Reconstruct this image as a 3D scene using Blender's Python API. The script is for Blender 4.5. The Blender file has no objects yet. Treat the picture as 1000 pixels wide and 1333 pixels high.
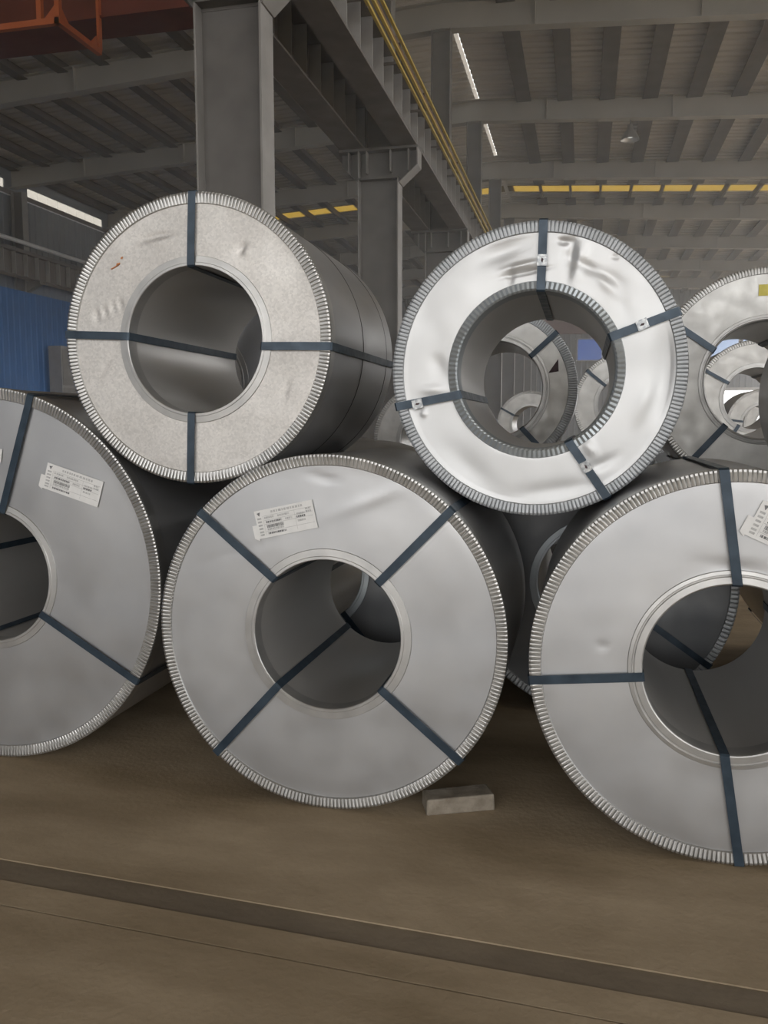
import bpy, bmesh, math, random
from mathutils import Vector, Matrix, noise
random.seed(7)
S = bpy.context.scene
COL = S.collection
PI = math.pi
# ------------------------------------------------------------------ camera
cam = bpy.data.cameras.new('camera'); co = bpy.data.objects.new('camera', cam); COL.objects.link(co)
cam.sensor_fit = 'HORIZONTAL'; cam.sensor_width = 36.0; cam.lens = 36.0*1091.5/1000.0
cam.clip_start = .05; cam.clip_end = 400
co.location = (0, 0, 1.561)
co.rotation_euler = (math.radians(90-6.0355), 0, math.radians(13.3064))
S.camera = co
# ------------------------------------------------------------------ daylight
W = bpy.data.worlds.new('sky'); S.world = W; W.use_nodes = True
wn = W.node_tree.nodes; wl = W.node_tree.links
bg = wn['Background']; bg.inputs['Color'].default_value = (.985, .985, .985, 1); bg.inputs['Strength'].default_value = 5.0
S.view_settings.view_transform = 'Standard'; S.view_settings.look = 'None'
S.view_settings.exposure = -0.6; S.view_settings.gamma = 1.0; S.view_settings.use_curve_mapping = False
S.cycles.use_denoising = True
S.cycles.max_bounces = 10; S.cycles.diffuse_bounces = 6; S.cycles.glossy_bounces = 6; S.cycles.transparent_max_bounces = 12
S.cycles.volume_bounces = 1
S.cycles.caustics_reflective = True; S.cycles.sample_clamp_indirect = 6.0
def portal(name, loc, rot, sx, sy):
    l = bpy.data.lights.new(name, 'AREA'); l.shape = 'RECTANGLE'; l.size = sx; l.size_y = sy
    l.cycles.is_portal = True
    o = bpy.data.objects.new(name, l); COL.objects.link(o); o.location = loc; o.rotation_euler = rot
portal('daylight_portal_gate', (.75, -16, 5.4), (PI/2, 0, 0), 24.0, 10.6)       # open end of the hall, behind the photographer
portal('daylight_portal_side', (12.9, 23, 4.9), (0, PI/2, 0), 7.6, 77)  # unseen side opening, enlarged to let more light into the hall
portal('daylight_portal_far_gate', (7.3, 62.1, 1.9), (-PI/2, 0, 0), 9.4, 3.8)

for ys in (2.8, 9.1, 14.8):                           # skylight strips overhead, unseen; the two nearest added to brighten the hall
    portal('daylight_portal_roof', (-3.2, ys, 12.2), (0, 0, 0), 32.5, 1.3)

# ------------------------------------------------------------------ materials
def mat(name):
    m = bpy.data.materials.new(name); m.use_nodes = True
    return m, m.node_tree.nodes, m.node_tree.links, m.node_tree.nodes['Principled BSDF']
def noisy(name, c1, c2, scale=6, metallic=0, r1=.4, r2=.6, bump=0, bscale=60, detail=5, stretch=(1,1,1), spangle=0, coords='Object', spec=.5):
    m, n, l, b = mat(name)
    tc = n.new('ShaderNodeTexCoord'); mp = n.new('ShaderNodeMapping'); mp.inputs['Scale'].default_value = stretch
    l.new(tc.outputs[coords], mp.inputs['Vector'])
    nz = n.new('ShaderNodeTexNoise'); nz.inputs['Scale'].default_value = scale; nz.inputs['Detail'].default_value = detail
    l.new(mp.outputs[0], nz.inputs['Vector'])
    rp = n.new('ShaderNodeValToRGB'); rp.color_ramp.elements[0].position = .32; rp.color_ramp.elements[1].position = .68
    rp.color_ramp.elements[0].color = (*c1, 1); rp.color_ramp.elements[1].color = (*c2, 1)
    l.new(nz.outputs['Fac'], rp.inputs['Fac'])
    colour = rp.outputs['Color']
    nz2 = n.new('ShaderNodeTexNoise'); nz2.inputs['Scale'].default_value = scale*1.7; nz2.inputs['Detail'].default_value = 4
    l.new(mp.outputs[0], nz2.inputs['Vector'])
    if spangle:
        vo = n.new('ShaderNodeTexVoronoi'); vo.inputs['Scale'].default_value = 120
        l.new(tc.outputs[coords], vo.inputs['Vector'])
        hs = n.new('ShaderNodeMapRange'); hs.inputs['To Min'].default_value = 1-spangle; hs.inputs['To Max'].default_value = 1+spangle
        sp = n.new('ShaderNodeSeparateColor'); l.new(vo.outputs['Color'], sp.inputs[0]); l.new(sp.outputs[0], hs.inputs['Value'])
        mx = n.new('ShaderNodeMix'); mx.data_type = 'RGBA'; mx.blend_type = 'MULTIPLY'; mx.inputs['Factor'].default_value = 1
        l.new(colour, mx.inputs[6]); l.new(hs.outputs[0], mx.inputs[7]); colour = mx.outputs[2]
    l.new(colour, b.inputs['Base Color'])
    mr = n.new('ShaderNodeMapRange'); mr.inputs['From Min'].default_value = .3; mr.inputs['From Max'].default_value = .7
    mr.inputs['To Min'].default_value = r1; mr.inputs['To Max'].default_value = r2
    l.new(nz2.outputs['Fac'], mr.inputs['Value']); l.new(mr.outputs[0], b.inputs['Roughness'])
    b.inputs['Metallic'].default_value = metallic
    b.inputs['Specular IOR Level'].default_value = spec
    if bump:
        nb = n.new('ShaderNodeTexNoise'); nb.inputs['Scale'].default_value = bscale; nb.inputs['Detail'].default_value = 6
        l.new(mp.outputs[0], nb.inputs['Vector'])
        bp = n.new('ShaderNodeBump'); bp.inputs['Strength'].default_value = bump; bp.inputs['Distance'].default_value = .01
        l.new(nb.outputs['Fac'], bp.inputs['Height']); l.new(bp.outputs[0], b.inputs['Normal'])
    return m
M = {}
M['face_grey'] = noisy('galvanised_grey_cover', (.47,.475,.485), (.55,.55,.55), 2.2, .9, .38, .50, .02, 30)
M['face_warm'] = noisy('galvanised_spangled_cover', (.62,.595,.565), (.72,.695,.66), 3, .62, .48, .62, .03, 40, spangle=.09)
M['face_bright'] = noisy('bright_galvanised_cover', (.64,.645,.645), (.71,.71,.705), 2.5, .6, .44, .54, .015, 25)
M['face_far'] = noisy('weathered_galvanised_cover', (.55,.54,.52), (.72,.71,.68), 7, .6, .45, .65, .03, 30)
M['face_shaded'] = noisy('shade_darkened_cover', (.14,.145,.15), (.20,.20,.20), 3, .8, .42, .55)  # steel cover with the shade of the back rows put into its colour
M['rim'] = noisy('crimped_zinc_edge', (.46,.455,.44), (.55,.54,.52), 9, .9, .32, .42)
M['rim_dull'] = noisy('crimped_dull_edge', (.34,.355,.365), (.42,.43,.44), 9, .7, .44, .55)
M['collar'] = noisy('zinc_collar', (.44,.435,.425), (.54,.53,.51), 9, .85, .40, .52)
M['collar_blue'] = noisy('blue_grey_collar', (.38,.41,.43), (.46,.49,.50), 8, .8, .4, .5)
M['wrap'] = noisy('steel_wrap', (.38,.38,.385), (.47,.465,.46), 3, .75, .28, .42, .01, 20, stretch=(1, .25, 1))
M['bore'] = noisy('bore_steel', (.52,.505,.485), (.60,.585,.56), 2.5, .66, .28, .40, .008, 12, stretch=(1, .15, 1))
M['strap'] = noisy('blue_black_strap', (.024,.038,.055), (.044,.066,.090), 14, .35, .30, .45)
M['seal'] = noisy('bare_steel_seal', (.14,.15,.16), (.42,.42,.41), 70, .9, .25, .4)
M['seam'] = noisy('seam_dark', (.10,.10,.10), (.16,.155,.15), 12, .8, .4, .5)
M['paper'] = noisy('label_paper', (.70,.69,.67), (.78,.77,.75), 20, 0, .6, .7)
M['ink'] = noisy('label_ink', (.09,.09,.09), (.22,.22,.22), 60, 0, .6, .7)
M['ink_pale'] = noisy('label_ink_pale', (.38,.38,.37), (.52,.51,.5), 60, 0, .6, .7)
M['orange_mark'] = noisy('orange_crayon', (.45,.16,.05), (.55,.22,.08), 60, 0, .7, .8)
M['scuff'] = noisy('grey_scuff', (.24,.235,.22), (.36,.35,.33), 60, .3, .6, .8)
M['yellow_paper'] = noisy('yellow_sticker', (.55,.47,.09), (.62,.53,.13), 40, 0, .6, .7)
M['tear'] = noisy('torn_dark', (.045,.03,.035), (.08,.05,.055), 30, 0, .7, .8)
M['column'] = noisy('grey_column_paint', (.115,.108,.10), (.155,.146,.136), 2.5, 0, .5, .65, .02, 15)
M['flange'] = noisy('pale_flange_paint', (.22,.21,.195), (.28,.265,.25), 3, 0, .5, .65)
M['beam'] = noisy('brown_grey_beam_paint', (.12,.105,.095), (.17,.15,.135), 2, 0, .5, .7)
M['stiff'] = noisy('pale_stiffener_paint', (.30,.29,.28), (.38,.37,.355), 3, 0, .5, .6)
M['sheet'] = noisy('roof_sheet', (.52,.495,.455), (.62,.59,.545), .8, 0, .5, .65, stretch=(.4, 4, 1))
M['purlin'] = noisy('purlin_and_shade', (.050,.038,.031), (.078,.062,.052), 1.5, 0, .6, .75)  # purlin colour, shared with the strips that paint in purlin shade
M['rafter'] = noisy('rafter_paint', (.30,.288,.255), (.38,.362,.322), .7, 0, .55, .7)
M['wall_grey'] = noisy('grey_cladding', (.16,.17,.18), (.21,.22,.23), .5, 0, .5, .6)
M['wall_blue'] = noisy('blue_cladding', (.018,.115,.33), (.026,.145,.40), .6, 0, .45, .55)
M['wall_dark'] = noisy('dark_cladding', (.07,.075,.085), (.11,.115,.125), .5, 0, .5, .6)
M['red'] = noisy('dark_red_crane_paint', (.115,.022,.012), (.16,.032,.017), 1.2, 0, .5, .65)
M['orange'] = noisy('orange_crane_paint', (.44,.105,.03), (.54,.14,.045), 1.5, 0, .45, .6)
M['yellow_bar'] = noisy('yellow_conductor', (.50,.36,.06), (.60,.45,.10), 4, 0, .35, .5)
M['brown_bar'] = noisy('brown_conductor', (.16,.08,.035), (.22,.11,.05), 4, 0, .4, .5)
M['concrete_block'] = noisy('block_weathered', (.17,.14,.105), (.30,.265,.21), 14, 0, .8, .95, .4, 60)
M['pipe'] = noisy('pale_pipe', (.75,.76,.78), (.85,.85,.86), 2, .3, .35, .45)
M['lampshade'] = noisy('lamp_aluminium', (.5,.5,.5), (.6,.6,.6), 10, .8, .3, .4)
def floor_mat(name, c1, c2, c3):
    m, n, l, b = mat(name)
    tc = n.new('ShaderNodeTexCoord')
    a = n.new('ShaderNodeTexNoise'); a.inputs['Scale'].default_value = .9; a.inputs['Detail'].default_value = 8; a.inputs['Roughness'].default_value = .62
    d = n.new('ShaderNodeTexNoise'); d.inputs['Scale'].default_value = 7; d.inputs['Detail'].default_value = 8
    mp = n.new('ShaderNodeMapping'); mp.inputs['Scale'].default_value = (.6, 1.6, 1)
    l.new(tc.outputs['Object'], mp.inputs['Vector']); l.new(mp.outputs[0], a.inputs['Vector']); l.new(tc.outputs['Object'], d.inputs['Vector'])
    r1 = n.new('ShaderNodeValToRGB'); r1.color_ramp.elements[0].position = .36; r1.color_ramp.elements[1].position = .66
    r1.color_ramp.elements[0].color = (*c1, 1); r1.color_ramp.elements[1].color = (*c2, 1)
    l.new(a.outputs['Fac'], r1.inputs['Fac'])
    r2 = n.new('ShaderNodeValToRGB'); r2.color_ramp.elements[0].position = .45; r2.color_ramp.elements[1].position = .8
    r2.color_ramp.elements[0].color = (0,0,0,1); r2.color_ramp.elements[1].color = (.55,.55,.55,1)
    l.new(d.outputs['Fac'], r2.inputs['Fac'])
    mx = n.new('ShaderNodeMix'); mx.data_type = 'RGBA'
    l.new(r2.outputs['Color'], mx.inputs['Factor']); l.new(r1.outputs['Color'], mx.inputs[6]); mx.inputs[7].default_value = (*c3, 1)
    l.new(mx.outputs[2], b.inputs['Base Color']); b.inputs['Roughness'].default_value = .82; b.inputs['Specular IOR Level'].default_value = .25
    e = n.new('ShaderNodeTexNoise'); e.inputs['Scale'].default_value = 45; e.inputs['Detail'].default_value = 6
    l.new(tc.outputs['Object'], e.inputs['Vector'])
    bp = n.new('ShaderNodeBump'); bp.inputs['Strength'].default_value = .25; bp.inputs['Distance'].default_value = .01
    l.new(e.outputs['Fac'], bp.inputs['Height']); l.new(bp.outputs[0], b.inputs['Normal'])
    return m
M['floor'] = floor_mat('brown_dusty_concrete', (.20,.150,.092), (.385,.305,.208), (.245,.188,.122))
M['channel'] = floor_mat('dark_channel_concrete', (.105,.082,.058), (.215,.172,.122), (.15,.122,.088))
def pane(name, col, w=.25):
    m, n, l, b = mat(name)
    tr = n.new('ShaderNodeBsdfTransparent'); tr.inputs['Color'].default_value = (*col, 1)
    b.inputs['Base Color'].default_value = (*col, 1); b.inputs['Roughness'].default_value = .4
    mx = n.new('ShaderNodeMixShader'); mx.inputs['Fac'].default_value = w
    l.new(tr.outputs[0], mx.inputs[1]); l.new(b.outputs[0], mx.inputs[2]); l.new(mx.outputs[0], n['Material Output'].inputs['Surface'])
    return m
M['yellow_pane'] = pane('yellow_fibreglass', (.50,.40,.15))
M['white_pane'] = pane('white_fibreglass', (.62,.60,.56))
M['blue_pane'] = pane('blue_fibreglass', (.11,.21,.42))
M['pale_pane'] = pane('pale_glass', (.50,.58,.70))
lm, n_, l_, b_ = mat('lamp_glow'); b_.inputs['Emission Color'].default_value = (1,1,.95,1); b_.inputs['Emission Strength'].default_value = 1.5; M['glow'] = lm

# ------------------------------------------------------------------ helpers
class MB:
    def __init__(s): s.v = []; s.f = []; s.sm = []
    def quad(s, a, b, c, d, sm=False):
        i = len(s.v); s.v += [a, b, c, d]; s.f.append((i, i+1, i+2, i+3)); s.sm.append(sm)
    def box(s, x0, x1, y0, y1, z0, z1):
        i = len(s.v)
        s.v += [(x, y, z) for z in (z0, z1) for y in (y0, y1) for x in (x0, x1)]
        for f in ((0,2,3,1),(4,5,7,6),(0,1,5,4),(2,6,7,3),(0,4,6,2),(1,3,7,5)):
            s.f.append(tuple(i+k for k in f)); s.sm.append(False)
        return s
    def hexa(s, p):                                   # 8 points, same order as box
        i = len(s.v); s.v += list(p)
        for f in ((0,2,3,1),(4,5,7,6),(0,1,5,4),(2,6,7,3),(0,4,6,2),(1,3,7,5)):
            s.f.append(tuple(i+k for k in f)); s.sm.append(False)
        return s
    def prism(s, pts, a0, a1, axis='y'):              # convex polygon (u,v) extruded along an axis
        def P(u, v, a): return (u, a, v) if axis == 'y' else ((a, u, v) if axis == 'x' else (u, v, a))
        i = len(s.v); k = len(pts)
        s.v += [P(u, v, a0) for u, v in pts] + [P(u, v, a1) for u, v in pts]
        s.f.append(tuple(i+j for j in range(k))); s.f.append(tuple(i+k+j for j in reversed(range(k)))); s.sm += [False]*2
        for j in range(k):
            q = (j+1) % k
            s.f.append((i+j, i+k+j, i+k+q, i+q)); s.sm.append(False)
        return s
    def tube(s, a, b, r, n=10, r2=None):
        a = Vector(a); b = Vector(b); d = (b-a).normalized(); u = d.orthogonal().normalized(); w = d.cross(u); r2 = r if r2 is None else r2
        i = len(s.v)
        for p, rr in ((a, r), (b, r2)):
            for k in range(n):
                t = 2*PI*k/n; s.v.append(tuple(p+u*rr*math.cos(t)+w*rr*math.sin(t)))
        for k in range(n):
            q = (k+1) % n; s.f.append((i+k, i+q, i+n+q, i+n+k)); s.sm.append(True)
        s.f.append(tuple(i+k for k in reversed(range(n)))); s.f.append(tuple(i+n+k for k in range(n))); s.sm += [False]*2
        return s
    def mesh(s, name, m):
        me = bpy.data.meshes.new(name); me.from_pydata(s.v, [], s.f); me.materials.append(m)
        me.polygons.foreach_set('use_smooth', s.sm)
        bm = bmesh.new(); bm.from_mesh(me); bmesh.ops.recalc_face_normals(bm, faces=bm.faces); bm.to_mesh(me); bm.free()
        return me
    def build(s, name, m, parent=None): return link(name, s.mesh(name, m), parent)
def link(name, me, parent=None, loc=(0,0,0), rot=(0,0,0)):
    o = bpy.data.objects.new(name, me); COL.objects.link(o); o.parent = parent; o.location = loc; o.rotation_euler = rot
    return o
def thing(name, label, cat, loc=(0,0,0), group=None):
    o = bpy.data.objects.new(name, None); COL.objects.link(o); o.location = loc; o.empty_display_size = .2
    o['label'] = label; o['category'] = cat
    if group: o['group'] = group
    return o
def tag(o, label, cat, group=None):
    o['label'] = label; o['category'] = cat
    if group: o['group'] = group
    return o
def struct(o): o['kind'] = 'structure'; return o

# ------------------------------------------------------------------ the hall
RX = -3.36                                            # ridge / centre column line
XL, XR, Y0, Y1 = -19.3, 13.0, -16.0, 62.0
def zraf(x): return 10.47 - .058*abs(x-RX)            # underside of rafters
def zroof(x): return zraf(x) + .80
ROWS = [7.93+6*k for k in range(-3, 9)]
# floor slabs
fl = struct(MB().hexa([(-60,2.382+3.0,-.3),(40,2.382-2.0,-.3),(-60,90,-.3),(40,90,-.3),(-60,2.382+3.0,0),(40,2.382-2.0,0),(-60,90,0),(40,90,0)]).build('floor', M['floor']))
def strip(a, b, z):                                   # slab between two slightly skewed lines
    return [(-60,a+3.0,-.3),(40,a-2.0,-.3),(-60,b+3.0,-.3),(40,b-2.0,-.3),(-60,a+3.0,z),(40,a-2.0,z),(-60,b+3.0,z),(40,b-2.0,z)]
MB().hexa(strip(2.262, 2.382, -.005)).build('channel_strip', M['channel'], fl)
MB().hexa(strip(2.140, 2.262, 0)).build('slab', M['floor'], fl)
MB().hexa(strip(2.133, 2.140, -.008)).build('joint', M['channel'], fl)
MB().hexa([(-60,-60,-.3),(40,-60,-.3),(-60,2.133+3.0,-.3),(40,2.133-2.0,-.3),(-60,-60,0),(40,-60,0),(-60,2.133+3.0,0),(40,2.133-2.0,0)]).build('slab', M['floor'], fl)
# ceiling : corrugated sheets between skylight strips and the open ridge slot
SKY = [(-7.6,-6.7),(2.2,3.4),(8.5,9.7),(14.2,15.4),(35.9,36.75),(56.9,57.8)]  # two nearest strips ahead are out of view, added for top light
def corrugated(ya, yb, x0, x1, mb, pitch=.33, depth=.035):
    n = max(1, round((yb-ya)/pitch)); p = (yb-ya)/n; prof = []
    for k in range(n):
        y = ya+k*p
        prof += [(y, 0), (y+.55*p, 0), (y+.65*p, depth), (y+.9*p, depth)]
    prof.append((yb, 0))
    for (a, za), (b, zb) in zip(prof, prof[1:]):
        mb.quad((x0, a, zroof(x0)+za), (x1, a, zroof(x1)+za), (x1, b, zroof(x1)+zb), (x0, b, zroof(x0)+zb))
edges = [Y0] + [e for s in SKY for e in s] + [Y1]
ceil = None
for i in range(0, len(edges), 2):
    for (xa, xb) in ((XL-.3, RX-.05), (RX+.07, XR+.3)):
        mb = MB(); corrugated(edges[i], edges[i+1], xa, xb, mb)
        if ceil is None: ceil = struct(mb.build('ceiling', M['sheet']))
        else: mb.build('roof_sheet', M['sheet'], ceil)
# ridge cap with light slots between the rafters
for k in range(len(ROWS)-1):
    if not 19 < ROWS[k] < 27: MB().box(RX-.28, RX+.3, ROWS[k]+.02, ROWS[k+1]-.02, zroof(RX)+.03, zroof(RX)+.06).build('ridge_flashing', M['sheet'], ceil)
    MB().prism([(RX-.28, zroof(RX)+.10), (RX, zroof(RX)+.17), (RX, zroof(RX)+.20), (RX-.28, zroof(RX)+.13)], ROWS[k]+.02, ROWS[k+1]-.02).build('ridge_cap', M['sheet'], ceil)
PURL_R = [-1.92+1.18*k for k in range(13)]; PURL_L = [-4.85-1.18*k for k in range(13)]
for xs, wd in ((PURL_R, .09), (PURL_L, .09)):
    for x in xs:
        z = zroof(x)-.012
        MB().prism([(x-wd/2, z-.24), (x+wd/2, z-.24), (x+wd/2, z-.004), (x-wd/2, z-.004)], Y0+.1, Y1-.1).build('purlin', M['purlin'], ceil)
segs = [(Y0+.1, SKY[0][0])]+[(SKY[i][1], SKY[i+1][0]) for i in range(5)]+[(SKY[5][1], Y1-.1)]
for xs, wd in ((PURL_R, .42), (PURL_L, .30)):          # dark strips standing in for purlin shadows on the sheets, left out at skylights
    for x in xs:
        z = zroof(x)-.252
        for a, b in segs[1:]: MB().box(x-wd/2, x+wd/2, a+.05, b-1.2, z-.02, z).build('purlin_shade_strip', M['purlin'], ceil)
for (ya, yb) in SKY:
    for xs in (sorted([RX+.08]+PURL_R+[XR]), sorted([XL]+PURL_L+[RX-.08])):
        for a, b in zip(xs, xs[1:]):
            m = MB(); m.hexa([(x, y, zroof(x)+dz) for dz in (0, .012) for y in (ya-.01, yb+.01) for x in (a, b)])
            m.build('skylight_pane', M['yellow_pane'], ceil)
for Y in ROWS:
    for sgn, xe in ((1, XR-.1), (-1, XL+.1)):
        mb = MB(); x0 = RX+sgn*.0
        pts = lambda x, d: (x, zraf(x)+d)
        web = [pts(x0, .0), pts(xe, .0), pts(xe, .60), pts(x0, .60)]
        mb.prism(web, Y-.012, Y+.012)
        fl_b = [pts(x0, -.02), pts(xe, -.02), pts(xe, 0), pts(x0, 0)]; mb.prism(fl_b, Y-.14, Y+.14)
        fl_t = [pts(x0, .58), pts(xe, .58), pts(xe, .60), pts(x0, .60)]; mb.prism(fl_t, Y-.14, Y+.14)
        for q in (2.1, 5.6, 9.4, 13.0):               # web stiffeners / splice plates
            xx = x0+sgn*q
            if min(x0, xe) < xx < max(x0, xe): mb.box(xx-.012, xx+.012, Y-.12, Y+.12, zraf(xx)+.01, zraf(xx)+.585)
        mb.build('rafter', M['rafter'], ceil)
# walls
def ribbed_x(x, ya, yb, za, zb, pitch, depth, sgn):   # vertical ribs, wall in the YZ plane
    mb = MB(); n = max(1, round((yb-ya)/pitch)); p = (yb-ya)/n; prof = []
    for k in range(n):
        y = ya+k*p; prof += [(y, 0), (y+.6*p, 0), (y+.7*p, depth), (y+.9*p, depth)]
    prof.append((yb, 0))
    for (a, da), (b, db) in zip(prof, prof[1:]):
        mb.quad((x+sgn*da, a, za), (x+sgn*db, b, za), (x+sgn*db, b, zb), (x+sgn*da, a, zb))
    return mb
wl_ = struct(ribbed_x(XL, Y0, Y1, 5.6, 9.30, .35, .03, 1).build('wall_left', M['wall_grey']))
y = Y0
while y < Y1-.1:
    ribbed_x(XL+.62, y+.006, y+1.194, 0, 6.03, .30, .035, 1).build('cladding_sheet', M['wall_blue'], wl_); y += 1.2
for k in range(len(ROWS)-1):                          # translucent strip under the eaves
    for q in range(8):
        a = ROWS[k]+.93+q*.597
        MB().box(XL-.01, XL+.01, a, a+.575, 9.50, 9.80).build('window_pane', M['white_pane'], wl_)
    MB().box(XL-.02, XL+.02, ROWS[k], ROWS[k+1], 9.80, 10.4).build('eaves_panel', M['wall_grey'], wl_)
    MB().box(XL-.02, XL+.02, ROWS[k]-.3, ROWS[k]+.93, 9.42, 9.80).build('eaves_panel', M['wall_grey'], wl_)
    MB().box(XL-.03, XL+.03, ROWS[k], ROWS[k+1], 9.30, 9.34).build('sill_rail', M['pipe'], wl_)
    MB().box(XL-.03, XL+.03, ROWS[k], ROWS[k+1], 9.34, 9.50).build('frame_rail', M['beam'], wl_)
wr = struct(ribbed_x(XR, Y0, Y1, 0, 1.1, .35, .03, -1).build('wall_right', M['wall_grey']))
ribbed_x(XR, Y0, Y1, 8.7, 10.2, .35, .03, -1).build('cladding_sheet', M['wall_grey'], wr)
for Y in ROWS: MB().box(XR-.15, XR+.05, Y-.12, Y+.12, 0, zraf(XR)).build('wall_column', M['column'], wr)
wf_ = struct(MB().box(XL, -11.5, Y0-.1, Y0+.1, 0, 9.9).build('wall_front_blocker', M['wall_grey']))  # unseen wall piece, added to keep light off the left coil
# far wall with high windows
def ribbed_y(y, xa, xb, za, zb, pitch=.4, depth=.04):
    mb = MB(); n = max(1, round((xb-xa)/pitch)); p = (xb-xa)/n; prof = []
    for k in range(n):
        x = xa+k*p; prof += [(x, 0), (x+.6*p, 0), (x+.7*p, depth), (x+.9*p, depth)]
    prof.append((xb, 0))
    for (a, da), (b, db) in zip(prof, prof[1:]):
        mb.quad((a, y-da, za), (b, y-db, za), (b, y-db, zb), (a, y-da, zb))
    return mb
wb = struct(ribbed_y(Y1, XL, 2.6, 0, 6.0).build('wall_back', M['wall_dark']))
ribbed_y(Y1, 2.6, 12.0, 3.8, 6.0).build('cladding_sheet', M['wall_dark'], wb); ribbed_y(Y1, 12.0, XR, 0, 6.0).build('cladding_sheet', M['wall_dark'], wb)
for a, b, z0, z1 in ((2.5,2.65,0,3.8),(11.95,12.1,0,3.8),(2.5,12.1,3.8,4.0)): MB().box(a, b, Y1-.12, Y1-.05, z0, z1).build('gate_frame', M['stiff'], wb)
WINS = [(-17.5,-14.5,'pale_pane'),(-11,-8,'pale_pane'),(-.55,1.15,'blue_pane'),(3.6,6.2,'pale_pane'),(8.3,10.2,'pale_pane'),(10.4,12.4,'pale_pane')]
xs = [XL]+[e for w in WINS for e in w[:2]]+[XR]
for a, b in zip(xs[0::2], xs[1::2]): ribbed_y(Y1, a, b, 6.0, 7.5).build('cladding_sheet', M['wall_dark'], wb)
ribbed_y(Y1, XL, XR, 7.5, 11.6).build('cladding_sheet', M['wall_dark'], wb)
for k, (a, b, m_) in enumerate(WINS):
    w = struct(MB().box(a, b, Y1-.05, Y1+.05, 5.95, 6.03).build('window_%d' % (k+1), M['stiff']))
    MB().box(a, b, Y1-.05, Y1+.05, 7.47, 7.55).build('frame_head', M['stiff'], w)
    MB().box(a-.04, a+.04, Y1-.05, Y1+.05, 6.03, 7.47).build('frame_jamb', M['stiff'], w)
    MB().box(b-.04, b+.04, Y1-.05, Y1+.05, 6.03, 7.47).build('frame_jamb', M['stiff'], w)
    MB().box(a+.04, b-.04, Y1-.01, Y1+.01, 6.03, 7.47).build('pane', M[m_], w)

# ------------------------------------------------------------------ columns of the centre line, with crane brackets
ORD = ['nearest', 'second', 'third', 'fourth', 'fifth', 'sixth', 'seventh', 'eighth', 'ninth']
col_meshes = {}
def colmesh(key, fn, m):
    if key not in col_meshes: col_meshes[key] = fn().mesh(key, m)
    return col_meshes[key]
def steel_column(Y, label):
    t = thing('steel_column', label, 'column', (RX, Y, 0), 'columns under the crane beams')
    link('web', colmesh('web', lambda: MB().box(-.32, .32, -.012, .012, .03, 5.54), M['column']), t)
    link('flange', colmesh('flange_left', lambda: MB().box(-.34, -.32, -.16, .16, .03, 5.98), M['flange']), t)
    link('flange', colmesh('flange_right', lambda: MB().box(.32, .34, -.16, .16, .03, 5.54), M['flange']), t)
    link('base_plate', colmesh('base_plate', lambda: MB().box(-.45, .45, -.28, .28, 0, .03), M['beam']), t)
    br = link('bracket', colmesh('bracket', lambda: MB().prism([(-.64,5.80),(-.34,5.50),(.34,5.50),(.64,5.74),(.64,5.98),(-.64,5.98)], -.02, .02).box(-.66,.66,-.17,.17,5.98,6.02).box(-.34,.34,-.16,.16,5.53,5.555), M['column']), t)
    for x in (-.5, -.2, .2, .5):
        link('stiffener', colmesh('bracket_stiffener', lambda: MB().box(-.008, .008, -.15, .15, 5.64, 5.98), M['flange']), br, (x, 0, 0))
    link('haunch_plate', colmesh('haunch_plate', lambda: MB().hexa([(.34,-.16,5.46),(.36,-.16,5.46),(.34,.16,5.46),(.36,.16,5.46),(.64,-.16,5.72),(.66,-.16,5.72),(.64,.16,5.72),(.66,.16,5.72)]).box(.64,.66,-.16,.16,5.72,5.98), M['flange']), t)
    def upper():
        m = MB(); m.box(-.20,.20,-.012,.012,6.02,10.45); m.box(-.22,-.20,-.15,.15,6.02,10.45); return m.box(.20,.22,-.15,.15,6.02,10.45)
    link('upper_shaft', colmesh('upper_shaft', upper, M['column']), t)
VIS = [r for r in ROWS if r > 5]
for k, Y in enumerate(VIS):
    lab = {0: 'wide grey steel I-section column rising behind the upper left coil',
           1: 'grey steel column with angled crane bracket between the two upper coils',
           2: 'grey steel column just beyond the bracketed column, third along the crane beam',
           3: 'hazy grey steel column, fourth along the crane beam above upper right coil'}.get(k, 'distant hazy steel column, %s from the front along the crane beam' % ORD[k])
    steel_column(Y, lab)
# crane runway beams
def runway(x, label, zb=6.02, x_w=.20, stiff_side=1, ya=Y0+1, yb=Y1-1, h=.72):
    t = thing('runway_beam', label, 'crane beam', (x, 0, zb))
    MB().box(-x_w, x_w, ya, yb, 0, .03).build('bottom_flange', M['beam'], t)
    MB().box(-x_w, x_w, ya, yb, h-.03, h).build('top_flange', M['beam'], t)
    MB().box(-.01, .01, ya, yb, .03, h-.03).build('web', M['beam'], t)
    MB().box(-.04, .04, ya, yb, h, h+.13).build('rail', M['column'], t)
    st = MB().box(.01, x_w-.015, -.008, .008, .03, h-.03).box(-x_w+.015, -.01, -.008, .008, .03, h-.03).mesh('stiffener', M['stiff'])
    y = 4.93
    while y < 46:
        link('stiffener', st, t, (0, y, 0)); y += .6
    return t
runway(RX+.44, 'brown grey crane runway beam with pale stiffeners running away on the right of the columns')
runway(RX-.44, 'dark crane runway beam on the left side of the centre columns')
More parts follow.
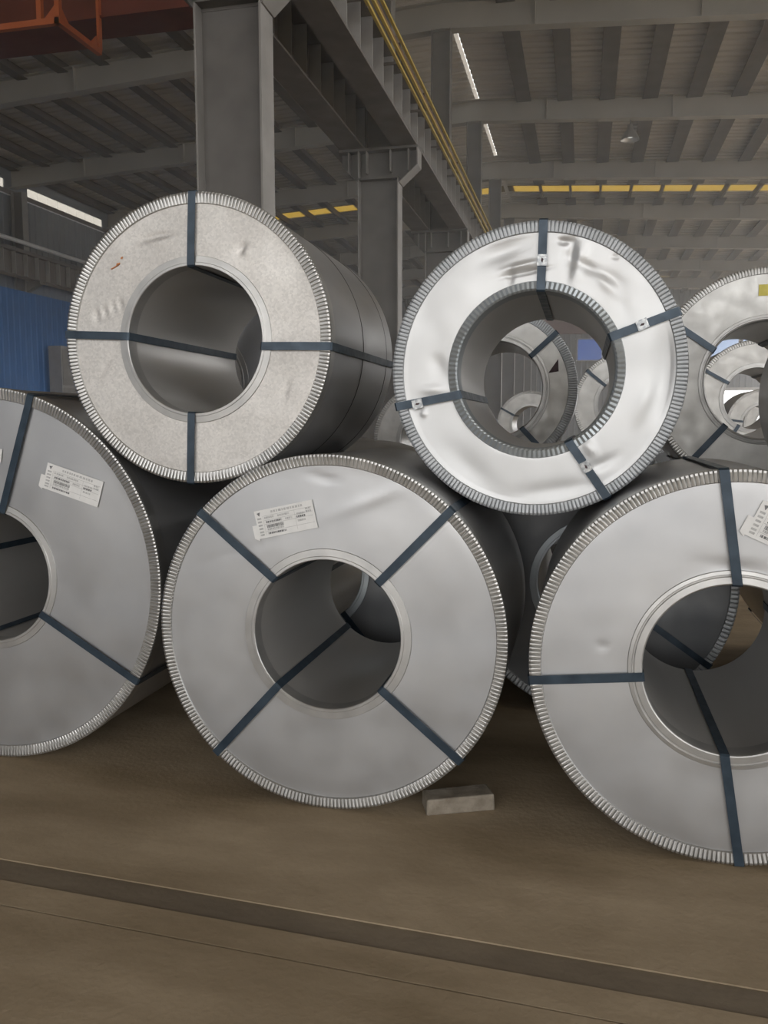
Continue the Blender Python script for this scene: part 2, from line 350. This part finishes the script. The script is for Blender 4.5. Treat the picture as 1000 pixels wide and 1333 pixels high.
# conductor bars beside the right runway
cb = thing('conductor_bars', 'bundle of thin yellow conductor bars along the right crane beam', 'conductor bars', (-2.52, 0, 6.40))
for k, (dx, dz, m_) in enumerate(((0, .30, 'yellow_bar'), (-.03, .20, 'brown_bar'), (0, .10, 'yellow_bar'), (-.03, 0, 'yellow_bar'))):
    MB().box(dx-.018, dx+.018, 2, 55, dz-.018, dz+.018).build('bar', M[m_], cb)
arm = MB().box(-.37, -.04, -.02, .02, .06, .09).box(-.07, -.04, -.02, .02, -.03, .33).mesh('hanger_arm', M['beam'])
y = 4.6
while y < 50:
    link('hanger_arm', arm, cb, (0, y, 0)); y += 1.8
# left wall columns and runway
for k, Y in enumerate(ROWS):
    if Y < 19 or Y > 45: continue
    t = thing('wall_column', ['grey wall column at the upper left picture edge', 'grey wall column left of the bright eaves window', 'grey wall column beyond the bright eaves window', 'grey wall column hidden behind the upper left coil', 'far grey wall column behind the upper left coil'][int((Y-19)//6)], 'column', (XL+.35, Y, 0), 'columns along the blue wall')
    MB().box(-.2,.2,-.01,.01,.02,9.4).build('web', M['column'], t)
    MB().box(-.22,-.2,-.14,.14,.02,9.4).build('flange', M['flange'], t); MB().box(.2,.22,-.14,.14,.02,9.4).build('flange', M['flange'], t)
    MB().box(-.3,.3,-.2,.2,0,.02).build('base_plate', M['beam'], t)
    MB().prism([(.22,6.4),(.22,6.05),(.75,6.3),(.75,6.4)], -.1, .1).build('bracket', M['column'], t)
runway(XL+.85, 'grey crane runway beam along the left blue wall', 6.42, .18, h=.8)
gp = MB().tube((XL+.35+.42, Y0+2, 7.62), (XL+.35+.42, Y1-2, 7.62), .07).build('service_pipe', M['pipe'])
tag(gp, 'pale pipe catching light along the left wall above the blue cladding', 'pipe')

cab = thing('wall_cabinet', 'tall grey panelled cabinet standing against the blue wall at far left', 'cabinet', (XL+.72, 26.7, 0))
MB().box(0, .5, 0, 1.5, .05, 4.3).build('body', M['stiff'], cab)
MB().box(0, .5, .05, 1.45, 0, .05).build('plinth', M['beam'], cab)
for z in (.15, 1.55, 2.92):
    for y in (.06, .78): MB().box(.5, .52, y, y+.66, z, z+1.28).build('door_panel', M['flange' if (z+y) % 1 > .5 else 'stiff'], cab)
# ------------------------------------------------------------------ overhead cranes
cr = thing('overhead_crane', 'dark red overhead crane girder with orange platform at top left', 'crane', (0, 0, 7.0))
g = MB().box(XL+1.1, RX-.75, 11.75, 12.3, .52, 1.75).build('girder', M['red'], cr)
MB().box(XL+1.1, RX-.75, 11.70, 12.35, .49, .52).build('girder_flange', M['red'], cr)
MB().box(RX-.74, RX-.28, 10.4, 13.6, -.12, .48).build('end_carriage', M['red'], cr)
MB().box(XL+.85, XL+1.1, 10.4, 13.6, .37, .8).build('end_carriage', M['red'], cr)
pf = MB().box(-12, -7.05, 10.66, 10.74, -.04, .04).build('platform_rail', M['orange'], cr)
MB().box(-7.12, -7.04, 10.66, 11.70, -.04, .04).build('platform_edge', M['orange'], cr)
for x in (-7.08, -7.36, -8.6, -9.9, -11.2): MB().box(x-.035, x+.035, 10.665, 10.735, .04, 1.5).build('post', M['orange'], cr)
MB().box(-7.10, -7.06, 11.67, 11.75, .04, 1.5).build('post', M['orange'], cr)
MB().prism([(-7.12,.04),(-7.30,.04),(-7.12,.22)], 10.69, 10.71).build('gusset', M['orange'], cr)
MB().prism([(10.74,.04),(10.95,.04),(10.74,.22)], -7.09, -7.07, 'x').build('gusset', M['orange'], cr)
MB().prism([(11.62,.04),(11.45,.04),(11.62,.20)], -7.09, -7.07, 'x').build('gusset', M['orange'], cr)
MB().box(-12, -7.16, 10.78, 11.60, .02, .035).build('platform_deck', M['red'], cr)
for dz in (.75, 1.3): MB().tube((-12,10.70,dz), (-7.08,10.70,dz), .02).tube((-7.08,10.70,dz), (-7.08,11.66,dz), .02).build('guard_rail', M['orange'], cr)
c2 = thing('overhead_crane', 'distant red crane girder seen through the bore of upper right coil', 'crane', (0, 52, 6.9))
MB().box(RX+.75, XR-.6, 0, .6, 0, .95).build('girder', M['red'], c2)
MB().box(2.0, 3.2, -.1, .7, .95, 1.5).build('trolley', M['orange'], c2)
MB().tube((2.4,-.2,.9),(2.4,-.2,-.3),.03).box(2.2,2.6,-.35,-.05,-.75,-.3).build('hook_block', M['red'], c2)
# ------------------------------------------------------------------ pendant lamp
lp = thing('pendant_lamp', 'small bell-shaped pendant lamp hanging under the right roof rafter', 'lamp', (1.10, 25.93, 9.62))
def lathe(prof, n=24, axis='z', sm=True):
    mb = MB()
    for k in range(n):
        mb.v += [(r*math.cos(2*PI*k/n), r*math.sin(2*PI*k/n), z) for r, z in prof]
    L = len(prof)
    for k in range(n):
        for j in range(L-1):
            a = k*L+j; b = ((k+1) % n)*L+j
            mb.f.append((a, b, b+1, a+1)); mb.sm.append(sm)
    return mb
lathe([(.26,0),(.25,.06),(.16,.22),(.09,.30),(.07,.42),(0.001,.42),(0.001,.41),(.06,.40),(.08,.30),(.15,.21),(.24,.06),(.25,.0),(.26,0)]).build('shade', M['lampshade'], lp)
lathe([(.001,.06),(.09,.09),(.11,.15),(.06,.24),(.001,.26)]).build('bulb', M['glow'], lp)
MB().tube((0,0,.42),(0,0,zraf(1.1)-.02-9.62),.012).build('stem', M['column'], lp)

# ------------------------------------------------------------------ steel coils
def body_mesh(R, rb, L):
    n = 160; prof = [(rb+.004, .03), (rb+.004, L), None, (rb+.004, L), (R-.008, L), None, (R-.008, L), (R-.008, L*.75), (R-.008, L*.5), (R-.008, L*.25), (R-.008, .03), None, (R-.008, .03), (rb+.004, .03)]
    mb = MB(); seg = []; cur = []
    for p in prof+[None]:
        if p is None: seg.append(cur); cur = []
        else: cur.append(p)
    for sgm in seg:
        base = len(mb.v); K = len(sgm)
        for k in range(n):
            t = 2*PI*k/n
            mb.v += [(r*math.cos(t), y, R+r*math.sin(t)) for r, y in sgm]
        for k in range(n):
            for j in range(K-1):
                a = base+k*K+j; b = base+((k+1) % n)*K+j
                mb.f.append((a, b, b+1, a+1)); mb.sm.append(True)
    me = bpy.data.meshes.new('body'); me.from_pydata(mb.v, [], mb.f); me.polygons.foreach_set('use_smooth', mb.sm)
    bm = bmesh.new(); bm.from_mesh(me); bmesh.ops.remove_doubles(bm, verts=bm.verts, dist=1e-5); bmesh.ops.recalc_face_normals(bm, faces=bm.faces)
    for e in bm.edges:
        if len(e.link_faces) == 2 and e.calc_face_angle(0) > .6: e.smooth = False
    bm.to_mesh(me); bm.free(); me.materials.append(M['wrap'])
    return me
def bore_mesh(R, rb, L):
    mb = MB(); n = 128; ys = [.0, L*.33, L*.66, L]; K = 4
    for k in range(n):
        t = 2*PI*k/n; mb.v += [(rb*math.cos(t), y, R+rb*math.sin(t)) for y in ys]
    for k in range(n):
        for j in range(3):
            a = k*K+j; b = ((k+1) % n)*K+j; mb.f.append((a, a+1, b+1, b)); mb.sm.append(True)
    me = bpy.data.meshes.new('bore_liner'); me.from_pydata(mb.v, [], mb.f); me.polygons.foreach_set('use_smooth', mb.sm); me.materials.append(M['bore'])
    return me
def face_mesh(R, rb, ring, dents, seed, mat_, nt=220, nr=22, wob=.0015):
    mb = MB(); r0 = rb+.012; r1 = R-ring+.012
    for k in range(nt):
        t = 2*PI*k/nt
        for j in range(nr+1):
            r = r0+(r1-r0)*j/nr; x = r*math.cos(t); z = r*math.sin(t)
            env = min(1, (r-r0)/.03, (r1-r)/.03); env = max(0, env)
            d = wob*noise.noise((x*3+seed, z*3, seed*1.7))*2 + wob*.5*noise.noise((x*9+seed, z*9, 3.1))
            for (dx, dz, sx, sz, rot, amp) in dents:
                c, s_ = math.cos(math.radians(rot)), math.sin(math.radians(rot))
                u = (x-dx)*c+(z-dz)*s_; w = -(x-dx)*s_+(z-dz)*c
                q = (u/sx)**2+(w/sz)**2
                if q < 12: d += amp*math.exp(-q)
            mb.v.append((x, max(-.02, min(.026, d*env)), R+z))
    K = nr+1
    for k in range(nt):
        for j in range(nr):
            a = k*K+j; b = ((k+1) % nt)*K+j
            mb.f.append((a, b, b+1, a+1)); mb.sm.append(True)
    return mb.mesh('front_cover', mat_)
def ring_mesh(R, w, teeth, mat_, depth=.006, flat=None, gaps=()):
    # crimped angle ring: face leg of width w, turned over the outer edge
    mb = MB(); prof = [(R-w, -.001, 0), (R-w+.003, -.006, .35), (R-.012, -.007, 1), (R-.004, -.005, 1), (R-.0015, .003, .6), (R-.0025, .055, .25), (R-.007, .058, 0)]
    K = len(prof); ph = [0, .20, .5, .80]; amp = [-.35, .9, 1, .9]
    N = teeth*4
    for i in range(teeth):
        jit = .88+.24*random.random(); wob = (random.random()-.5)*.05
        for q in range(4):
            t = 2*PI*(i+ph[q]+(wob if q else 0))/teeth
            for (r, y, k) in prof:
                mb.v.append(((r-.0015*amp[q]*0)*math.cos(t), y - depth*jit*amp[q]*k, R+r*math.sin(t)))
    for k in range(N):
        for j in range(K-1):
            a = k*K+j; b = ((k+1) % N)*K+j
            mb.f.append((a, b, b+1, a+1)); mb.sm.append(False)
    return mb.mesh('edge_ring', mat_)
def collar_mesh(R, rb, w, mat_, style, teeth=110):
    if style == 'groove': prof = [(rb+w, -.001), (rb+w-.002, -.004), (rb+w-.014, -.006), (rb+w-.017, -.003), (rb+w-.021, -.003), (rb+w-.024, -.007), (rb+.004, -.009), (rb, -.007), (rb-.003, .002), (rb-.003, .07)]
    elif style == 'ridged': prof = [(rb+w, 0), (rb+w-.003, -.006), (rb+.006, -.012), (rb-.001, -.008), (rb-.003, 0), (rb-.003, .09)]
    else: prof = [(rb+w, -.001), (rb+w-.002, -.005), (rb+.013, -.0065), (rb+.011, -.0085), (rb+.001, -.009), (rb-.002, -.006), (rb-.003, .06)]
    K = len(prof); mb = MB(); N = teeth*2 if style == 'ridged' else 160
    for k in range(N):
        t = 2*PI*k/N
        for j, (r, y) in enumerate(prof):
            dy = -.0035*(k % 2) if (style == 'ridged' and j in (1, 2)) else 0
            mb.v.append((r*math.cos(t), y+dy, R+r*math.sin(t)))
    for k in range(N):
        for j in range(K-1):
            a = k*K+j; b = ((k+1) % N)*K+j
            mb.f.append((a, b, b+1, a+1)); mb.sm.append(False)
    return mb.mesh('inner_collar', mat_)
def strap_mesh(R, rb, L, a_in, a_out, a_back, w=.033):
    # steel band: along the bore, over the collar, across the face, over the rim, along the outside, down the back
    A = math.radians(a_in); B = math.radians(a_out); Cb = math.radians(a_back)
    ri = rb-.0055; ro = R+.0025; yf = -.0145
    path = [(ri, L-.001, Cb), (ri, L*.5, (A+Cb)/2), (ri, .01, A), (ri, -.008, A), (ri+.006, yf, A)]
    r0, r1 = ri+.006, ro-.006; p0 = (r0*math.cos(A), r0*math.sin(A)); p1 = (r1*math.cos(B), r1*math.sin(B))
    for k in range(1, 7):
        qx = p0[0]+(p1[0]-p0[0])*k/7; qz = p0[1]+(p1[1]-p0[1])*k/7
        path.append((math.hypot(qx, qz), yf-.0015*math.sin(PI*k/7), math.atan2(qz, qx)))
    path += [(ro-.006, yf-.001, B), (ro, -.008, B), (ro, .02, B), (ro, L*.5, B), (ro, L+.003, B), (ro-.012, L+.004, B), ((ri+ro)/2, L+.004, (B+Cb)/2), (ri, L+.004, Cb)]
    P = []
    for r, y, a in path: P.append((Vector((r*math.cos(a), y, R+r*math.sin(a))), Vector((-math.sin(a), 0, math.cos(a))), Vector((math.cos(a), 0, math.sin(a)))))
    nrm = []
    for i, (p, t, rad) in enumerate(P):
        r, y, a = path[i]
        if i <= 2: nv = -rad
        elif i == 3: nv = (-rad+Vector((0,-.4,0))).normalized()
        elif i <= 11: nv = Vector((0,-1,0))
        elif i <= 12: nv = (rad+Vector((0,-.6,0))).normalized()
        elif i <= 15: nv = rad
        else: nv = Vector((0,1,0))
        nrm.append(nv)
    mb = MB(); th = .0012
    for i, (p, t, rad) in enumerate(P):
        for sw, sn in ((-1,-1),(1,-1),(1,1),(-1,1)): mb.v.append(tuple(p+t*(w/2*sw)+nrm[i]*(th*sn)))
    for i in range(len(P)-1):
        for q in range(4):
            a = i*4+q; b = i*4+(q+1) % 4
            mb.f.append((a, b, b+4, a+4)); mb.sm.append(False)
    e = (len(P)-1)*4
    mb.f += [(0,1,2,3), (e,e+3,e+2,e+1)]; mb.sm += [False]*2
    return mb.mesh('strap', M['strap'])
cache = {}
def coil(label, X, Y, Zc, R, L, straps, group, ring=.048, collar=.042, style='flat', rb=.305, face='face_grey', rim='rim', coll='collar', dents=(), wob=.0012, detail=1, seed=1.0, back_skew=0, name='steel_coil'):
    t = thing(name, label, 'steel coil', (X, Y, Zc-R), group)
    link('body', body_mesh(R, rb, L), t)
    link('bore_liner', bore_mesh(R, rb, L), t)
    link('front_cover', face_mesh(R, rb, ring, dents, seed, M[face], *((220, 22) if detail == 1 else (340, 60) if detail == 2 else (96, 8)), wob=wob), t)
    teeth = int(2*PI*R/.0158) if detail else int(2*PI*R/.024)
    link('edge_ring', ring_mesh(R, ring, teeth, M[rim], .0055 if rim == 'rim' else .0038), t)
    link('inner_collar', collar_mesh(R, rb, collar, M[coll], style), t)
    out = []
    for s in straps:
        a, b = s[0], s[1]; bk = s[2] if len(s) > 2 else a
        out.append(link('strap', strap_mesh(R, rb, L, a, b, bk), t))
    return t, out
def seal(strap, R, r, ang, bent=0):
    a = math.radians(ang)
    mb = MB()
    mb.box(-.021,.021,-.0022,.0012,-.0185,.0185)
    mb.box(-.021,-.015,-.0045,-.0022,-.0185,.0185).box(.015,.021,-.0045,-.0022,-.0185,.0185)
    mb.box(-.006,.006,-.004,-.0022,-.0185,-.008).box(-.006,.006,-.004,-.0022,.008,.0185)
    o = mb.build('strap_seal', M['seal'], strap)
    o.location = (r*math.cos(a), -.0185, R+r*math.sin(a)); o.rotation_euler = (0, -a, 0)
    nt_ = MB().prism([(-.010,-.002),(.004,-.005),(.009,.002),(-.003,.004)], -.0052, -.0023).build('crimp_notch', M['tear'], strap)
    nt_.location = o.location; nt_.rotation_euler = o.rotation_euler
    return o
def paper_label(t, R, cx, cz, w, h, rot, depth=-.0075, seed=1, tab=True):
    rnd = random.Random(seed)
    root = MB()
    root.prism([(-w/2,-h/2),(w/2,-h/2),(w/2,h/2),(-w/2,h/2)], 0, .0012)
    if tab: root.prism([(-w/2-.02,-h/2+.004),(-w/2,-h/2-.008),(-w/2,.0),(-w/2-.02,.0)], 0, .0012)
    o = root.build('paper_label', M['paper'], t)
    o.location = (cx, depth, R+cz); o.rotation_euler = (0, -math.radians(rot), 0)
    o['label'] = 'white printed paper label'
    ink = MB(); pale = MB()
    def bar(m, x0, x1, z0, z1): m.quad((x0*w,-.0006,z0*h),(x1*w,-.0006,z0*h),(x1*w,-.0006,z1*h),(x0*w,-.0006,z1*h))
    # header logo: dark downward mark
    i = len(ink.v); ink.v += [(-.46*w,-.0006,.40*h),(-.40*w,-.0006,.43*h),(-.425*w,-.0006,.28*h)]; ink.f.append((i,i+1,i+2)); ink.sm.append(False)
    x = -.22
    while x < .30:
        d = rnd.uniform(.02,.05); bar(pale, x, x+d, .34, .42); x += d+.014
    for z, xa, xb, m in ((.20,-.35,-.18,pale),(.20,-.12,.08,pale),(.04,-.33,-.06,ink),(.04,.0,.12,pale),(-.22,-.33,-.04,pale),(-.36,-.33,-.02,ink),(.12,.20,.34,pale),(.02,.19,.34,ink),(-.12,.2,.33,pale),(.24,.36,.45,pale),(.14,.36,.45,pale)):
        x = xa
        while x < xb:
            d = rnd.uniform(.010,.030); bar(m, x, min(xb, x+d), z-.035, z+.035); x += d+rnd.uniform(.004,.010)
    x = -.33                                                           # bar code
    while x < -.05:
        d = rnd.choice((.004,.007,.011)); bar(ink, x, x+d, -.17, -.06); x += d+rnd.choice((.004,.006))
    for z in (.27, .11, -.03, -.28): bar(pale, -.36, .47, z-.006, z+.006)
    for xx in (-.37, .17): bar(pale, xx-.002, xx+.002, -.42, .28)
    for z in (.2,.08,-.04,-.16,-.28,-.38): bar(pale, -.47, -.40, z-.03, z+.03)
    ink.build('print', M['ink'], o)['kind'] = 'stuff'; pale.build('fine_print', M['ink_pale'], o)['kind'] = 'stuff'
    return o
def patch(t, name, pts, R, depth, m):
    o = MB().prism([(x, R+z) for x, z in pts], depth, depth+.0012).build(name, M[m], t); return o

# front row, lower tier
F = 'coils of the front lower row'
GL, sL = coil('large grey steel coil cut off by the left edge, two paper labels', -2.6412, 3.2985, .8633, .8633, 1.2, [(74.9,72.7),(-32.7,-31.4),(-106,-106.5),(168,169)], F, ring=.056, style='flat', collar=.038, seed=2.3)
paper_label(GL, .8633, .444, .427, .285, .118, -16.8, seed=4)
paper_label(GL, .8633, -.045, .575, .27, .06, -10, seed=5, tab=False)
GM, sM = coil('steel coil at bottom centre with four diagonal straps and one label', -.9772, 3.1372, .7223, .7223, 1.05, [(134.7,137.8),(45.6,45.7),(-132.7,-132.4),(-42.5,-40.9)], F, ring=.047, style='flat', collar=.042, seed=5.1,
    dents=[(-.012,.626,.05,.008,-8,.004),(.19,.545,.16,.02,22,-.0025),(-.35,.33,.2,.006,18,.0015)])
paper_label(GM, .7223, -.165, .459, .25, .113, 12.5, seed=9)
GR, sR = coil('large steel coil at lower right with a horizontal left strap', .5285, 3.0448, .705, .705, 1.05, [(90.1,94.9),(-172.5,-173.5),(-93.4,-86.2),(5,4)], F, ring=.048, style='groove', collar=.05, seed=8.7,
    dents=[(-.444,.063,.008,.014,0,.004),(.0,.36,.09,.025,-6,.004)])
paper_label(GR, .705, .165, .483, .27, .13, -24.5, seed=12)
# upper tier
U = 'coils of the front upper row'
TL, sT = coil('upper left steel coil with warm grey spangled face and cross straps', -1.5951, 3.2933, 1.9081, .6024, 1.13, [(90.6,89.0),(175.9,176.6),(-6,-3.7),(-93,-92.6)], U, ring=.05, style='flat', collar=.04, face='face_warm', seed=11.2, wob=.0018,
    dents=[(.219,.362,.022,.012,60,.011),(.235,.35,.012,.01,0,-.008),(-.16,.430,.07,.010,8,.007),(-.16,.405,.06,.012,8,-.005),(-.455,.115,.011,.024,10,.007),(-.415,.13,.011,.024,10,.007),(-.375,.145,.011,.024,10,.007),(-.34,.155,.011,.024,10,.007),(-.43,-.12,.07,.006,52,.004),(.40,-.22,.05,.008,75,.004)])
patch(TL, 'crayon_mark', [(-.352,.318),(-.335,.322),(-.333,.331),(-.349,.328)], .6024, -.004, 'orange_mark')
patch(TL, 'crayon_mark', [(-.33,.345),(-.322,.345),(-.318,.355),(-.328,.353)], .6024, -.004, 'orange_mark')
patch(TL, 'crayon_mark', [(-.375,.303),(-.335,.322),(-.336,.325),(-.378,.307)], .6024, -.004, 'orange_mark')
for y in (.52, .99):                                     # lap seams around the wrapper
    mb = MB(); n = 160; R = .6024
    for k in range(n):
        tt = 2*PI*k/n; mb.v += [((R-.0078)*math.cos(tt), y, R+(R-.0078)*math.sin(tt)), ((R-.0055)*math.cos(tt), y+.002, R+(R-.0055)*math.sin(tt)), ((R-.0078)*math.cos(tt), y+.009, R+(R-.0078)*math.sin(tt))]
    for k in range(n):
        for j in (0, 1):
            a = k*3+j; b = ((k+1) % n)*3+j; mb.f.append((a, b, b+1, a+1)); mb.sm.append(True)
    mb.build('wrapper_seam', M['seam'], TL)
TR, sTR = coil('upper right steel coil with dented bright face and buckled straps', -.1883, 3.3469, 1.765, .5683, .93, [(86.8,87.7),(23.2,21.8),(-162.8,-165.9),(-63.9,-59.8)], U, ring=.047, style='ridged', collar=.036, face='face_bright', rim='rim_dull', coll='collar_blue', seed=14.9, wob=.003, detail=2,
    dents=[(-.13,.455,.09,.035,20,.010),(-.06,.40,.06,.012,12,-.010),(-.04,.375,.07,.008,10,.010),(-.10,.36,.012,.03,0,.009),(.10,.485,.016,.012,0,.014),(.125,.43,.018,.08,-6,.013),(.16,.41,.02,.07,-10,-.008),(.21,.375,.10,.022,-28,.010),(.255,.33,.07,.022,-50,-.009),(.31,.26,.03,.09,20,.006),
           (.475,-.01,.05,.15,-8,.018),(.42,-.10,.03,.10,-20,-.008),(-.38,.02,.03,.05,20,.008),(-.40,-.07,.05,.02,0,-.006),(.215,-.30,.02,.035,30,-.009),(.26,-.36,.05,.02,30,.006),(-.44,-.165,.012,.012,0,-.007),(.29,.42,.012,.008,30,.008),(.33,.14,.006,.010,0,.008),(-.25,-.38,.14,.05,-40,.006),(.10,-.46,.16,.03,10,.005),(-.42,.2,.06,.12,20,.005)])
for st, (r, a) in zip(sTR, ((.415, 87.2), (.427, 22.6), (.478, -164.6), (.422, -61.3))): seal(st, .5683, r, a)
coil('dark sided steel coil at the far right edge, upper row', 1.318, 3.06, 1.680, .545, 1.12, [(60,60),(150,150),(-30,-30),(-120,-120)], U, seed=17.3)
coil('lower coil just beyond the right edge, under the dark sided coil', 2.145, 3.03, .705, .705, 1.05, [(45,45),(135,135),(-45,-45),(-135,-135)], F, seed=19.3, detail=0)
# second row
B = 'coils of the rows behind'
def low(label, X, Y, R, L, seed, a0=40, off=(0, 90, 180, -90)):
    return coil(label, X, Y, R, R, L, [(a0+q, a0+q) for q in off], B, seed=seed, detail=0, face='face_shaded', rim='rim_dull', coll='collar_blue')
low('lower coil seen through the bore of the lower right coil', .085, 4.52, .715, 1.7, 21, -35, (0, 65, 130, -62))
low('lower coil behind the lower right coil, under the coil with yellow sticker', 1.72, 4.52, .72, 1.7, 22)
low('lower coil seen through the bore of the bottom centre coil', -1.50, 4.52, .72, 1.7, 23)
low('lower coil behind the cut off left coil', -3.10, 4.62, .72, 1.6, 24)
RB, _ = coil('steel coil at right edge with yellow sticker, behind the upper right coil', .9197, 4.75, 1.785, .58, 1.0, [(149,147),(-129,-130),(60,60),(-35,-35)], B, seed=25.2, face='face_far', collar=.03, style='groove', ring=.04)
patch(RB, 'yellow_sticker', [(-.056,.43),(.03,.43),(.03,.487),(-.056,.487)], .58, -.005, 'yellow_paper')
BC, _ = coil('stained steel coil with dark triangular tear, seen through upper right bore', -.561, 5.45, 1.7785, .5234, .9, [(41.9,42.1),(-54.2,-51),(135,135),(-130,-130)], B, seed=27.7, face='face_far', rim='rim_dull', style='groove', collar=.045, ring=.06)
patch(BC, 'torn_mark', [(.338,.098),(.402,.108),(.398,.185)], .5234, -.005, 'tear')
coil('steel coil whose plain face shows through the upper left bore', -2.30, 4.75, 1.802, .62, 1.1, [(100,100),(190,190),(-60,-60),(-150,-150)], B, seed=29.1, detail=0)
# third row and further, upper pieces seen through bores and gaps
def up(label, X, Y, Z, R, seed, a0, L=1.1, face='face_far', **k):
    return coil(label, X, Y, Z, R, L, [(a0,a0),(a0+90,a0+90),(a0+180,a0+180),(a0-90,a0-90)], B, seed=seed, detail=0, face=face, **k)
up('pale coil peeping between the two upper coils', -1.468, 8.2, 1.39, .58, 31, 20)
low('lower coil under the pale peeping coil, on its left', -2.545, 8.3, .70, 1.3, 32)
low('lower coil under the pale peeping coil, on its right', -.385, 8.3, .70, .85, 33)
up('strapped coil at the right inside the upper right bore', .45, 9.3, 1.763, .56, 34, 140)
up('grey ring shaped coil inside the bore of the stickered coil', 1.66, 9.0, 1.805, .58, 35, 60)
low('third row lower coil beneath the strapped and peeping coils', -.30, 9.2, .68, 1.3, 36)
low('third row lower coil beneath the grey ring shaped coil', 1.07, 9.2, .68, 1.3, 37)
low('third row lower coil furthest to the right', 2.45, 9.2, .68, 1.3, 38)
k = 0
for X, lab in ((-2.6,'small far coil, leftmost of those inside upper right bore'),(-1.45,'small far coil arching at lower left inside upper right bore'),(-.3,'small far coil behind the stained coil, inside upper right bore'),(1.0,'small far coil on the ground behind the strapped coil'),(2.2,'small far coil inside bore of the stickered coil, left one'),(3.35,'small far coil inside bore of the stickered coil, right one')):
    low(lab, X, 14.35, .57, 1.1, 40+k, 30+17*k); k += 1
for X, lab in ((-.875,'upper far coil behind the stained coil'),(2.775,'bright small upper far coil inside bore of the stickered coil')):
    up(lab, X, 14.4, .57+math.sqrt((1.13)**2-.575**2)+.004, .56, 50+k, 25+21*k); k += 1

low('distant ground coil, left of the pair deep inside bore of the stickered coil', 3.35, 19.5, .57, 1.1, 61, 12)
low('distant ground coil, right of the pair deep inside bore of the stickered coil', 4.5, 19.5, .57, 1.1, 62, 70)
up('distant upper coil resting on the pair deep inside bore of the stickered coil', 3.925, 19.55, .57+math.sqrt(1.13**2-.575**2)+.004, .56, 63, 33)
# ------------------------------------------------------------------ chock block under the centre coil
me = MB(); me.hexa([(0,0,0),(.262,.115,0),(-.04,.11,0),(.215,.225,0),(.002,.002,.066),(.258,.113,.070),(-.038,.108,.060),(.213,.223,.064)])
ob = me.build('chock_block', M['concrete_block']); ob.location = (-.572, 3.155, 0)
md = ob.modifiers.new('b', 'BEVEL'); md.width = .007; md.segments = 2
tag(ob, 'weathered chock block wedged on the floor right of the bottom centre coil', 'block')

# ------------------------------------------------------------------ dusty air deep in the hall
hm = bpy.data.materials.new('dusty_air'); hm.use_nodes = True; hn = hm.node_tree.nodes; hn.remove(hn['Principled BSDF'])
vs = hn.new('ShaderNodeVolumeScatter'); vs.inputs['Color'].default_value = (.95, .98, 1, 1); vs.inputs['Density'].default_value = .010; vs.inputs['Anisotropy'].default_value = .2
hm.node_tree.links.new(vs.outputs[0], hn['Material Output'].inputs['Volume'])
hz = MB().box(-13.0, XR-.2, 6.6, Y1-.2, .02, 9.3).build('dust_haze', hm)
hz['kind'] = 'stuff'; hz['label'] = 'thin pale dust haze hanging in the hall behind the coils'; hz['category'] = 'haze'
